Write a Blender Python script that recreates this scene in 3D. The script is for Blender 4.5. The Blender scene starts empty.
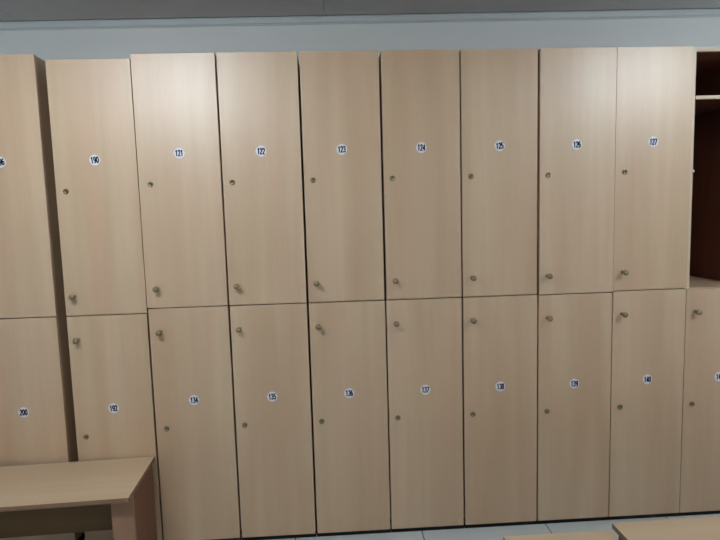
import bpy, bmesh, math, random
from mathutils import Vector, Matrix
random.seed(7)
S = bpy.context.scene
C = bpy.context.collection

# ------------------------------------------------------------------ materials
def srgb(r, g, b):
    def c(v):
        v /= 255.0
        return v / 12.92 if v <= .04045 else ((v + .055) / 1.055) ** 2.4
    return (c(r), c(g), c(b), 1)

def base_mat(name, col, rough=.5, metal=0., spec=.5):
    m = bpy.data.materials.new(name); m.use_nodes = True
    b = m.node_tree.nodes['Principled BSDF']
    b.inputs['Base Color'].default_value = col
    b.inputs['Roughness'].default_value = rough
    b.inputs['Metallic'].default_value = metal
    b.inputs['Specular IOR Level'].default_value = spec
    return m

def noisy(name, c1, c2, scale=30, rough=.5, metal=0., spec=.5, bump=0.):
    m = base_mat(name, c1, rough, metal, spec)
    n, l = m.node_tree.nodes, m.node_tree.links
    b = n['Principled BSDF']
    tc = n.new('ShaderNodeTexCoord'); no = n.new('ShaderNodeTexNoise')
    no.inputs['Scale'].default_value = scale; no.inputs['Detail'].default_value = 5
    mx = n.new('ShaderNodeMix'); mx.data_type = 'RGBA'
    mx.inputs[6].default_value = c1; mx.inputs[7].default_value = c2
    l.new(tc.outputs['Object'], no.inputs['Vector']); l.new(no.outputs['Fac'], mx.inputs[0])
    l.new(mx.outputs[2], b.inputs['Base Color'])
    if bump:
        bp = n.new('ShaderNodeBump'); bp.inputs['Strength'].default_value = bump
        bp.inputs['Distance'].default_value = .002
        l.new(no.outputs['Fac'], bp.inputs['Height']); l.new(bp.outputs['Normal'], b.inputs['Normal'])
    return m

def wood(name, light, dark, pink, axis='Z', rough=.42, spec=.5, amount=1.0):
    """pale beech laminate: broad soft bands + fine grain running along one axis"""
    m = base_mat(name, light, rough, 0, spec)
    n, l = m.node_tree.nodes, m.node_tree.links
    b = n['Principled BSDF']
    tc = n.new('ShaderNodeTexCoord'); oi = n.new('ShaderNodeObjectInfo')
    off = n.new('ShaderNodeVectorMath'); off.operation = 'SCALE'; off.inputs[0].default_value = (13, 7, 5)
    l.new(oi.outputs['Random'], off.inputs['Scale'])
    add = n.new('ShaderNodeVectorMath'); add.operation = 'ADD'
    l.new(tc.outputs['Object'], add.inputs[0]); l.new(off.outputs[0], add.inputs[1])
    def stretch(a, along):
        mp = n.new('ShaderNodeMapping')
        s = [a, a, a]; s['XYZ'.index(axis)] = along
        mp.inputs['Scale'].default_value = s
        l.new(add.outputs[0], mp.inputs['Vector']); return mp
    def noise(mp, detail, dist=0.):
        no = n.new('ShaderNodeTexNoise'); no.inputs['Scale'].default_value = 1
        no.inputs['Detail'].default_value = detail; no.inputs['Distortion'].default_value = dist
        l.new(mp.outputs[0], no.inputs['Vector']); return no
    broad = noise(stretch(9, .6), 2, .3)
    mid = noise(stretch(26, 1.2), 3)
    fine = noise(stretch(320, 14), 2)
    rb = n.new('ShaderNodeValToRGB'); rb.color_ramp.elements[0].position = .36; rb.color_ramp.elements[1].position = .64
    l.new(broad.outputs['Fac'], rb.inputs['Fac'])
    m1 = n.new('ShaderNodeMix'); m1.data_type = 'RGBA'
    m1.inputs[6].default_value = light; m1.inputs[7].default_value = dark
    l.new(rb.outputs['Color'], m1.inputs[0])
    rm = n.new('ShaderNodeMapRange'); rm.inputs['From Min'].default_value = .42; rm.inputs['From Max'].default_value = .75
    rm.inputs['To Max'].default_value = .75 * amount
    l.new(mid.outputs['Fac'], rm.inputs['Value'])
    m2 = n.new('ShaderNodeMix'); m2.data_type = 'RGBA'; m2.inputs[7].default_value = pink
    l.new(rm.outputs[0], m2.inputs[0]); l.new(m1.outputs[2], m2.inputs[6])
    rf = n.new('ShaderNodeMapRange'); rf.inputs['From Min'].default_value = .3; rf.inputs['From Max'].default_value = .7
    rf.inputs['To Min'].default_value = .975; rf.inputs['To Max'].default_value = 1.02
    l.new(fine.outputs['Fac'], rf.inputs['Value'])
    ml = n.new('ShaderNodeVectorMath'); ml.operation = 'SCALE'
    l.new(m2.outputs[2], ml.inputs[0]); l.new(rf.outputs[0], ml.inputs['Scale'])
    l.new(ml.outputs[0], b.inputs['Base Color'])
    return m

BEECH = wood('beech_laminate', srgb(201, 174, 143), srgb(187, 157, 125), srgb(196, 157, 130), rough=.40, spec=1.0, amount=.8)
BENCHW = wood('beech_bench_laminate', srgb(200, 176, 146), srgb(193, 167, 136), srgb(196, 166, 138), axis='X', rough=.42, spec=.4)
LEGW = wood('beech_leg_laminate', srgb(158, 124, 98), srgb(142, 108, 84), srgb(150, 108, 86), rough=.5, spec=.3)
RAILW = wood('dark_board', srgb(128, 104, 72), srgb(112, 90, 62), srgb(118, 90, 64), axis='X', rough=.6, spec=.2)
SIDEW = wood('dark_red_brown_board', srgb(122, 86, 66), srgb(106, 74, 56), srgb(116, 74, 58), rough=.55, spec=.2)
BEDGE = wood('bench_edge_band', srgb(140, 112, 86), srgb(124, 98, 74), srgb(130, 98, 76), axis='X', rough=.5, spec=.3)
CARC = wood('beech_carcass', srgb(200, 174, 142), srgb(188, 160, 128), srgb(190, 156, 128), rough=.4, spec=.6)
BROWN = wood('dark_brown_lining_and_shade', srgb(122, 78, 58), srgb(104, 64, 46), srgb(116, 68, 50), rough=.45, spec=.3)
EDGE = noisy('pale_edge_band', srgb(206, 190, 166), srgb(196, 178, 152), 20, .45)
BLACK = noisy('black_plinth_board', srgb(26, 22, 20), srgb(16, 14, 13), 60, .7, 0, .2)
BRONZE = noisy('aged_bronze', srgb(160, 144, 118), srgb(130, 114, 90), 90, .38, .6)
NICKEL = noisy('tarnished_nickel', srgb(178, 164, 138), srgb(120, 104, 80), 120, .25, .85)
SLOT = noisy('dark_keyway', srgb(20, 16, 12), srgb(12, 10, 8), 60, .6)
TAG = noisy('white_tag_vinyl', srgb(226, 226, 236), srgb(216, 217, 228), 40, .45)
INK = noisy('navy_black_ink', srgb(26, 26, 46), srgb(20, 20, 36), 60, .8, 0, .1)
WALLM = noisy('pale_blue_wall_paint', srgb(224, 226, 225), srgb(218, 221, 220), 3, .7, 0, .3, .1)
TRIMM = noisy('grey_white_cornice', srgb(200, 206, 208), srgb(190, 196, 198), 8, .6)
CEILM = noisy('grey_ceiling_board', srgb(208, 207, 209), srgb(198, 197, 200), 4, .75, 0, .2)
WHITE = noisy('white_enamel', srgb(225, 226, 228), srgb(218, 219, 221), 6, .45)

def floor_mat():
    m = base_mat('grey_blue_floor_tile', srgb(186, 194, 198), .28)
    n, l = m.node_tree.nodes, m.node_tree.links
    b = n['Principled BSDF']
    tc = n.new('ShaderNodeTexCoord'); mp = n.new('ShaderNodeMapping')
    mp.inputs['Location'].default_value = (-(1.025 - .51 * 3), .36, 0)
    br = n.new('ShaderNodeTexBrick'); br.offset = 0; br.squash = 1
    br.inputs['Scale'].default_value = 1
    br.inputs['Brick Width'].default_value = .51; br.inputs['Row Height'].default_value = .51
    br.inputs['Mortar Size'].default_value = .0022; br.inputs['Mortar Smooth'].default_value = .1
    br.inputs['Color1'].default_value = srgb(198, 201, 198); br.inputs['Color2'].default_value = srgb(190, 195, 193)
    br.inputs['Mortar'].default_value = srgb(60, 60, 62)
    l.new(tc.outputs['Object'], mp.inputs['Vector']); l.new(mp.outputs[0], br.inputs['Vector'])
    no = n.new('ShaderNodeTexNoise'); no.inputs['Scale'].default_value = 7; no.inputs['Detail'].default_value = 6
    l.new(tc.outputs['Object'], no.inputs['Vector'])
    mx = n.new('ShaderNodeMix'); mx.data_type = 'RGBA'; mx.blend_type = 'MULTIPLY'
    mx.inputs[7].default_value = (.86, .88, .9, 1)
    l.new(no.outputs['Fac'], mx.inputs[0]); l.new(br.outputs['Color'], mx.inputs[6])
    l.new(mx.outputs[2], b.inputs['Base Color'])
    return m
FLOORM = floor_mat()

LAMP = bpy.data.materials.new('glowing_diffuser'); LAMP.use_nodes = True
_b = LAMP.node_tree.nodes['Principled BSDF']
_b.inputs['Base Color'].default_value = (.8, .8, .8, 1)
_b.inputs['Emission Color'].default_value = (.86, .945, 1.0, 1)
_b.inputs['Emission Strength'].default_value = 150

# ------------------------------------------------------------------ mesh helpers
def box(bm, x0, x1, y0, y1, z0, z1, mi=0):
    vs = [bm.verts.new(p) for p in ((x0,y0,z0),(x1,y0,z0),(x1,y1,z0),(x0,y1,z0),(x0,y0,z1),(x1,y0,z1),(x1,y1,z1),(x0,y1,z1))]
    fs = []
    for q in ((0,3,2,1),(4,5,6,7),(0,1,5,4),(1,2,6,5),(2,3,7,6),(3,0,4,7)):
        f = bm.faces.new([vs[i] for i in q]); f.material_index = mi; fs.append(f)
    return fs

def bevel_all(bm, w, seg=2):
    bmesh.ops.bevel(bm, geom=list(bm.edges), offset=w, segments=seg, affect='EDGES', profile=.5)

def lathe_y(bm, prof, n=20, mi=0):
    """profile of (radius, y) revolved about the y axis"""
    rings = []
    for r, y in prof:
        if r < 1e-6: rings.append([bm.verts.new((0, y, 0))])
        else: rings.append([bm.verts.new((r*math.cos(2*math.pi*k/n), y, r*math.sin(2*math.pi*k/n))) for k in range(n)])
    for a, b in zip(rings, rings[1:]):
        for k in range(n):
            k2 = (k+1) % n
            if len(a) == 1 and len(b) == 1: continue
            if len(a) == 1: f = bm.faces.new((a[0], b[k], b[k2]))
            elif len(b) == 1: f = bm.faces.new((a[k], a[k2], b[0]))
            else: f = bm.faces.new((a[k], a[k2], b[k2], b[k]))
            f.material_index = mi; f.smooth = True
    bmesh.ops.recalc_face_normals(bm, faces=list(bm.faces))

def obj(name, bm, mats, parent=None, loc=(0,0,0), rot=(0,0,0)):
    me = bpy.data.meshes.new(name)
    bm.to_mesh(me); bm.free()
    for m in (mats if isinstance(mats, (list, tuple)) else [mats]): me.materials.append(m)
    o = bpy.data.objects.new(name, me); C.objects.link(o)
    o.location = loc; o.rotation_euler = rot
    if parent: o.parent = parent
    return o

def inst(name, me, parent, loc, rot=(0,0,0)):
    o = bpy.data.objects.new(name, me); C.objects.link(o)
    o.parent = parent; o.location = loc; o.rotation_euler = rot
    return o

def thing(name, label, cat, loc=(0,0,0), rotz=0, group=None):
    o = bpy.data.objects.new(name, None); C.objects.link(o)
    o.empty_display_size = .1
    o.location = loc; o.rotation_euler = (0, 0, rotz)
    o['label'] = label; o['category'] = cat
    if group: o['group'] = group
    return o

def struct(name, bm, mats):
    o = obj(name, bm, mats); o['kind'] = 'structure'; return o

# ------------------------------------------------------------------ room
XL, XR, YF, YB = -1.6, 3.7, .48, -3.1
def zc(x): return 2.163 + .0072 * x          # the ceiling rises slightly to the right

bm = bmesh.new(); box(bm, XL-.1, XR+.1, YB-.1, YF+.1, -.1, 0); struct('floor', bm, FLOORM)
bm = bmesh.new(); box(bm, XL-.1, XR+.1, YF, YF+.1, 0, 2.3); struct('wall_back', bm, WALLM)
bm = bmesh.new(); box(bm, XL-.1, XR+.1, YB-.1, YB, 0, 2.3); struct('wall_front', bm, WALLM)
bm = bmesh.new(); box(bm, XL-.1, XL, YB, YF, 0, 2.3); struct('wall_left', bm, WALLM)
bm = bmesh.new(); box(bm, XR, XR+.1, YB, YF, 0, 2.3); struct('wall_right', bm, WALLM)
# ceiling of wide boards with a hairline joint between them
bm = bmesh.new()
xs = [XL, -.62, .70, 2.02, 3.34, XR]
for a, b in zip(xs, xs[1:]):
    a2, b2 = a + .001, b - .001
    vs = [bm.verts.new((x, y, zc(x) + dz)) for dz in (0, .02) for x, y in ((a2,YB),(b2,YB),(b2,YF-.028),(a2,YF-.028))]
    for q in ((0,3,2,1),(4,5,6,7),(0,1,5,4),(1,2,6,5),(2,3,7,6),(3,0,4,7)): bm.faces.new([vs[i] for i in q])
vs = [bm.verts.new((x, y, z)) for z in (2.25, 2.30) for x, y in ((XL,YB),(XR,YB),(XR,YF),(XL,YF))]
for q in ((0,3,2,1),(4,5,6,7),(0,1,5,4),(1,2,6,5),(2,3,7,6),(3,0,4,7)): bm.faces.new([vs[i] for i in q])
struct('ceiling', bm, CEILM)
# cornice strips under the ceiling joint
bm = bmesh.new()
for a, b in ((XL, .6985), (.7005, XR)):
    for (h0, h1, d) in ((-.026, .012, .012), (-.032, -.026, .006)):
        vs = [bm.verts.new((x, y, zc(x) + h)) for h in (h0, h1) for x, y in ((a,YF-d),(b,YF-d),(b,YF+.001),(a,YF+.001))]
        for q in ((0,3,2,1),(4,5,6,7),(0,1,5,4),(1,2,6,5),(2,3,7,6),(3,0,4,7)): bm.faces.new([vs[i] for i in q])
struct('trim_1', bm, TRIMM)

# ------------------------------------------------------------------ hardware meshes
def mesh_of(name, bm, mats):
    me = bpy.data.meshes.new(name); bm.to_mesh(me); bm.free()
    for m in mats: me.materials.append(m)
    return me
bm = bmesh.new()   # mushroom knob on a flared foot, pointing to -y
lathe_y(bm, [(0,0),(.0062,0),(.0062,-.0015),(.0042,-.004),(.0040,-.010),(.0062,-.0135),(.0094,-.0165),(.0104,-.0200),(.0092,-.0235),(.0058,-.0256),(0,-.0262)], 24)
bmesh.ops.scale(bm, vec=(1.08, 1.25, 1.08), verts=bm.verts)
KNOB = mesh_of('knob', bm, [BRONZE])
bm = bmesh.new()   # cam lock: raised rim, dished face, dark keyway
lathe_y(bm, [(0,0),(.0102,0),(.0102,-.0026),(.0090,-.0042),(.0074,-.0042),(.0066,-.0026),(0,-.0026)], 24)
box(bm, -.0007, .0007, -.0030, -.0024, -.0036, .0036, 1)
LOCK = mesh_of('lock', bm, [NICKEL, SLOT])

def arc(cx, cz, rx, rz, a0, a1, n=10):
    return [(cx + rx*math.cos(math.radians(a0+(a1-a0)*k/n)), cz + rz*math.sin(math.radians(a0+(a1-a0)*k/n))) for k in range(n+1)]
DIGITS = {
 '0': [arc(.5,.5,.5,.5,0,360,18)],
 '1': [[(.18,.78),(.55,1),(.55,0)]],
 '2': [arc(.5,.74,.45,.26,170,-30,10) + [(.08,0),(1,0)]],
 '3': [arc(.45,.76,.45,.24,150,-80,9) , arc(.45,.26,.5,.27,80,-150,10)],
 '4': [[(.78,0),(.78,1),(.0,.28),(1.05,.28)]],
 '5': [[(.95,1),(.15,1),(.08,.52)] + arc(.45,.31,.5,.31,120,-150,10)],
 '6': [arc(.5,.5,.48,.5,60,180,8) + [(.02,.3)], arc(.5,.3,.46,.3,0,360,14)],
 '7': [[(0,1),(1,1),(.35,0)]],
 '8': [arc(.5,.76,.42,.24,0,360,12), arc(.5,.27,.48,.27,0,360,12)],
 '9': [arc(.5,.5,.48,.5,-120,0,8) + [(.98,.7)], arc(.5,.7,.46,.3,0,360,14)],
}
def tag_mesh(txt):
    """round white sticker with condensed bold number, facing -y"""
    bm = bmesh.new()
    lathe_y(bm, [(0,0),(.0198,0),(.0200,-.0003),(.0197,-.0007),(0,-.0007)], 36)
    for f in bm.faces: f.smooth = False
    n = len(txt); h, wd, pitch, st = .0205, .0066, .0097, .0040      # digit height, width, spacing, stroke
    for k, ch in enumerate(txt):
        ox = (k - (n-1)/2) * pitch
        for line in DIGITS[ch]:
            pts = [(ox + (px-.5)*wd, (pz-.5)*h) for px, pz in line]
            for (x0, z0), (x1, z1) in zip(pts, pts[1:]):
                L = math.hypot(x1-x0, z1-z0) or 1e-9
                ux, uz = (x1-x0)/L*st/2, (z1-z0)/L*st/2
                q = [(x0-ux*.6-uz, z0-uz*.6+ux), (x1+ux*.6-uz, z1+uz*.6+ux), (x1+ux*.6+uz, z1+uz*.6-ux), (x0-ux*.6+uz, z0-uz*.6-ux)]
                f = bm.faces.new([bm.verts.new((a_, -.0011, b_)) for a_, b_ in q]); f.material_index = 1
                f.normal_update()
                if f.normal.y > 0: f.normal_flip()
    return mesh_of('number_tag', bm, [TAG, INK])

# ------------------------------------------------------------------ lockers
W, ZT, ZS, ZB, DEP, T = .300, 1.883, .951, .016, .435, .018

def door(parent, x0, x1, z0, z1, number, knob_z, lock_z, tag_z, xo=0., tagx=.149, hinge_side=1):
    bm = bmesh.new(); box(bm, x0, x1, 0, T-.001, z0, z1)
    bevel_all(bm, .0009, 2)
    d = obj('door', bm, BEECH, parent)
    inst('knob', KNOB, d, (.038 + xo + random.uniform(-.001,.001), 0, knob_z), (0, random.uniform(0, 6), 0))
    inst('lock', LOCK, d, (.0375 + xo, 0, lock_z), (0, random.uniform(-1.2, 1.2), 0))
    inst('number_tag', tag_mesh(number), d, (tagx, 0, tag_z), (0, random.uniform(-.07, .07), 0))
    return d

def locker(x, dz, up, low, gapl, gapr, label, seam_dz=0., open_top=False, dzt=None):
    """gapl / gapr = (upper, lower) half gaps in metres at the two door edges"""
    t = thing('locker', label, 'locker', (x, 0, 0), 0, 'row of tall two-door lockers')
    a, b = .005, W-.005
    zt = ZT + (dz if dzt is None else dzt)
    bm = bmesh.new()
    box(bm, a, a+.016, T, DEP, .03, zt-.0005)                   # sides
    box(bm, b-.016, b, T, DEP, .03, zt-.0005)
    box(bm, a+.016, b-.016, T, DEP, zt-.0145, zt-.001)          # top
    box(bm, a+.016, b-.016, T, DEP, .03, .046)                  # bottom
    zm = ZS + dz + .001
    box(bm, a+.016, b-.016, T, DEP, zm-.016, zm)                # middle board
    box(bm, a+.001, b-.001, DEP, DEP+.004, .03, zt-.002)        # back
    obj('carcass', bm, CARC, t)
    bm = bmesh.new(); box(bm, a+.0002, b-.0002, T+.0002, DEP-.02, 0, .0298); box(bm, a-.004, b+.004, .003, T, 0, ZB-.0008); obj('plinth', bm, BLACK, t)
    if not open_top:
        door(t, gapl[0], W-gapr[0], ZS+dz+.0020+seam_dz, zt, up, 1.026+dz, 1.415+dz, 1.527+dz)
    door(t, gapl[1], W-gapr[1], ZB, ZS+dz-.0022+seam_dz, low, .860+dz, .479+dz, .588+dz)
    return t, zt, zm, a, b

near = 'between its dark seams'
F = lambda u, l, extra: f'beech locker tagged {u} above and {l} below, {extra}'
#        x      dz     up    low   half gaps left      half gaps right
rows = [
 (-.642, -.018, '196', '200', (.003,.003),   (.001,.001),   'beech locker cut off by the left edge, lower door tagged 200, behind the bench', .004),
 (-.306, -.018, '190', '192', (.001,.001),   (.0012,.0030), F(190,192,'right of the wide dark gap'), -.016),
 (0,     0,     '121', '134', (-.0045,-.002), (.0036,.0038), F(121,134,'beside the bench end'), 0),
 (W*1,   0,     '122', '135', (.0030,.0038), (.0042,.0040), F(122,135,'fourth from left'), 0),
 (W*2,   0,     '123', '136', (.0042,.0040), (.0046,.0026), F(123,136,'fifth from left'), 0),
 (W*3,   0,     '124', '137', (.0046,.0030), (.0030,.0036), F(124,137,'mid row'), 0),
 (W*4,   0,     '125', '138', (.0030,.0036), (.0050,.0030), F(125,138,'left of the widest black seam'), 0),
 (W*5,   -.002, '126', '139', (.0050,.0030), (.0003,.0018), F(126,139,'hairline seam on its right'), 0),
 (W*6,   0.002, '127', '140', (.0003,.0018), (-.0012,.0014), F(127,140,'beside the open compartment'), 0),
]
for i, (x, dz, u, l, gl, gr, lab, dzt) in enumerate(rows):
    t, *_ = locker(x, dz, u, l, gl, gr, lab, dzt=dzt)

# last locker: upper door missing, shelf and dark lining in view
t, zt, zm, a, b = locker(W*7, 0, '', '141', (.0015,.0010), (.002,.002),
    'beech locker at right edge with doorless dark top and lower door tagged 141', open_top=True)
E2 = .0008
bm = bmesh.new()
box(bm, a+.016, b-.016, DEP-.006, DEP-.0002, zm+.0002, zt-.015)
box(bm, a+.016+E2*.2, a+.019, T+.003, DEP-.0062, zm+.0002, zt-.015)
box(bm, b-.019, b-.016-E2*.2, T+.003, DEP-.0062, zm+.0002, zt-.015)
box(bm, a+.0192, b-.0192, T+.003, DEP-.0062, zt-.0175, zt-.0150)  # dark sheet under the top, stands in for the shade there
box(bm, a+.0192, b-.0192, T+.0025, DEP-.0068, 1.6882, 1.6899)  # same below the shelf: its shaded underside as a dark sheet
o = obj('inner_lining_and_shade', bm, BROWN, t); o['label'] = 'dark brown lining of the open compartment, with shade sheets under top and shelf'
bm = bmesh.new(); box(bm, a+.0194, b-.0194, T+.002, DEP-.0066, 1.690, 1.703); bevel_all(bm, .0006, 1)
o = obj('shelf', bm, CARC, t)
bm = bmesh.new()
box(bm, a-.0005, a+.0165, T-.0012, T-.0001, zm-.016, zt-.0002)
box(bm, a+.0165, b-.0165, T-.0012, T-.0001, zt-.0145, zt-.0002)
box(bm, a+.0200, b-.0200, T+.0002, T+.0019, 1.6902, 1.7028)
o = obj('edge_band', bm, EDGE, t)
bm = bmesh.new(); box(bm, a+.0120, a+.0192, .0110, T-.0014, 1.409, 1.419); bevel_all(bm, .0008, 1)
o = obj('strike_plate', bm, WHITE, t); o['label'] = 'small pale strike plate on the open edge'

# ------------------------------------------------------------------ benches
def bench(name, label, loc, rotz, L, D, H, group=None):
    """top of length L (x, from 0 to -L) and depth D (y, from 0 to -D); origin at its back right floor corner"""
    t = thing('bench', label, 'bench', loc, rotz, group)
    th = .016
    IN = .042
    bm = bmesh.new(); box(bm, -L, 0, -D, 0, H-th, H); bevel_all(bm, .001, 2)
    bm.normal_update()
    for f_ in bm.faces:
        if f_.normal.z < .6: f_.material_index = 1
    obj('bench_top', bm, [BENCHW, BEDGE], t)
    for s in (0, 1):
        x1 = -.0015 if s == 0 else -L+.0735
        x0 = x1 - .072
        px0, px1 = (x1-.016, x1) if s == 0 else (x0, x0+.016)
        bm = bmesh.new()
        box(bm, px0, px1, -D+IN+.0147, -.034, 0, H-th)                  # end board
        o = obj('end_board', bm, SIDEW, t); o['label'] = 'dark reddish brown end board'
        bm = bmesh.new()
        box(bm, x0, x1, -D+IN, -D+IN+.0145, 0, H-th)                  # front stile
        o = obj('leg', bm, LEGW, t)
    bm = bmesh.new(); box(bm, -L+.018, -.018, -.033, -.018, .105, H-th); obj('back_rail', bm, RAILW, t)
    bm = bmesh.new()                                                # small corner block under the top
    v = [bm.verts.new(p) for p in ((-.0735,-D+IN+.016,H-th),(-.0735,-D+IN+.056,H-th),(-.095,-D+IN+.016,H-th),(-.095,-D+IN+.056,H-th),
                                   (-.0735,-D+IN+.016,H-th-.024),(-.0735,-D+IN+.056,H-th-.024),(-.095,-D+IN+.016,H-th-.010),(-.095,-D+IN+.056,H-th-.010))]
    for q in ((0,1,3,2),(4,6,7,5),(0,2,6,4),(1,5,7,3),(0,4,5,1),(2,3,7,6)): bm.faces.new([v[i] for i in q])
    bmesh.ops.recalc_face_normals(bm, faces=list(bm.faces))
    obj('corner_block', bm, EDGE, t)
    return t
G = 'low beech benches'
bench('bench', 'low pale beech bench at bottom left, pushed against lockers 192 and 200', (-.014, -.003, 0), .044, 1.15, .318, .372, G)
bench('bench', 'lower beech bench at the bottom, only a top sliver showing below lockers 138 and 139', (1.156, -.645, 0), math.pi/2 - .0, 1.0, .308, .366, G)
bench('bench', 'beech bench at the bottom right corner, its top slightly higher than its neighbour', (2.552, -.604, 0), .018, 1.07, .34, .374, G)

# ------------------------------------------------------------------ ceiling lights
def lamp(x, y, lab):
    t = thing('ceiling_light', lab, 'light', (x, y, zc(x)), 0, 'ceiling lights')
    bm = bmesh.new()
    box(bm, -.32, .32, -.07, .07, -.035, -.0005)
    for s in (-1, 1): box(bm, s*.312-.008, s*.312+.008, -.062, .062, -.075, -.035)
    obj('housing', bm, WHITE, t)
    for s in (-1, 1):
        bm = bmesh.new(); lathe_y(bm, [(0,-.303),(.013,-.303),(.013,.303),(0,.303)], 16)
        obj('tube', bm, LAMP, t, (0, s*.04, -.055), (0, 0, math.pi/2))
lamp(-.15, -1.35, 'white twin tube ceiling light in front of lockers 190 and 121')
lamp(2.62, -1.35, 'white twin tube ceiling light in front of the open locker at right')

# ------------------------------------------------------------------ world, camera
w = bpy.data.worlds.new('world'); S.world = w; w.use_nodes = True
w.node_tree.nodes['Background'].inputs[0].default_value = (.5, .55, .6, 1)
w.node_tree.nodes['Background'].inputs[1].default_value = .02

f, yaw, pitch, roll, Dc, cx, cz = 549.58, .0497, .1009, -.0286, 2.0931, .7003, 1.2831
cy, sy, cp, sp = math.cos(yaw), math.sin(yaw), math.cos(pitch), math.sin(pitch)
fw = Vector((sy*cp, cy*cp, -sp)); r = Vector((cy, -sy, 0)); u = r.cross(fw)
cr, sr = math.cos(roll), math.sin(roll)
r2 = r*cr + u*sr; u2 = -r*sr + u*cr
cam = bpy.data.cameras.new('camera'); co = bpy.data.objects.new('camera', cam); C.objects.link(co)
co.matrix_world = Matrix(((r2.x, u2.x, -fw.x, cx), (r2.y, u2.y, -fw.y, -Dc), (r2.z, u2.z, -fw.z, cz), (0,0,0,1)))
cam.sensor_width = 36; cam.lens = f / 720 * 36; cam.clip_start = .05
S.camera = co

vs = S.view_settings
vs.view_transform = 'Standard'; vs.look = 'None'; vs.exposure = 0; vs.gamma = 1
vs.use_curve_mapping = False
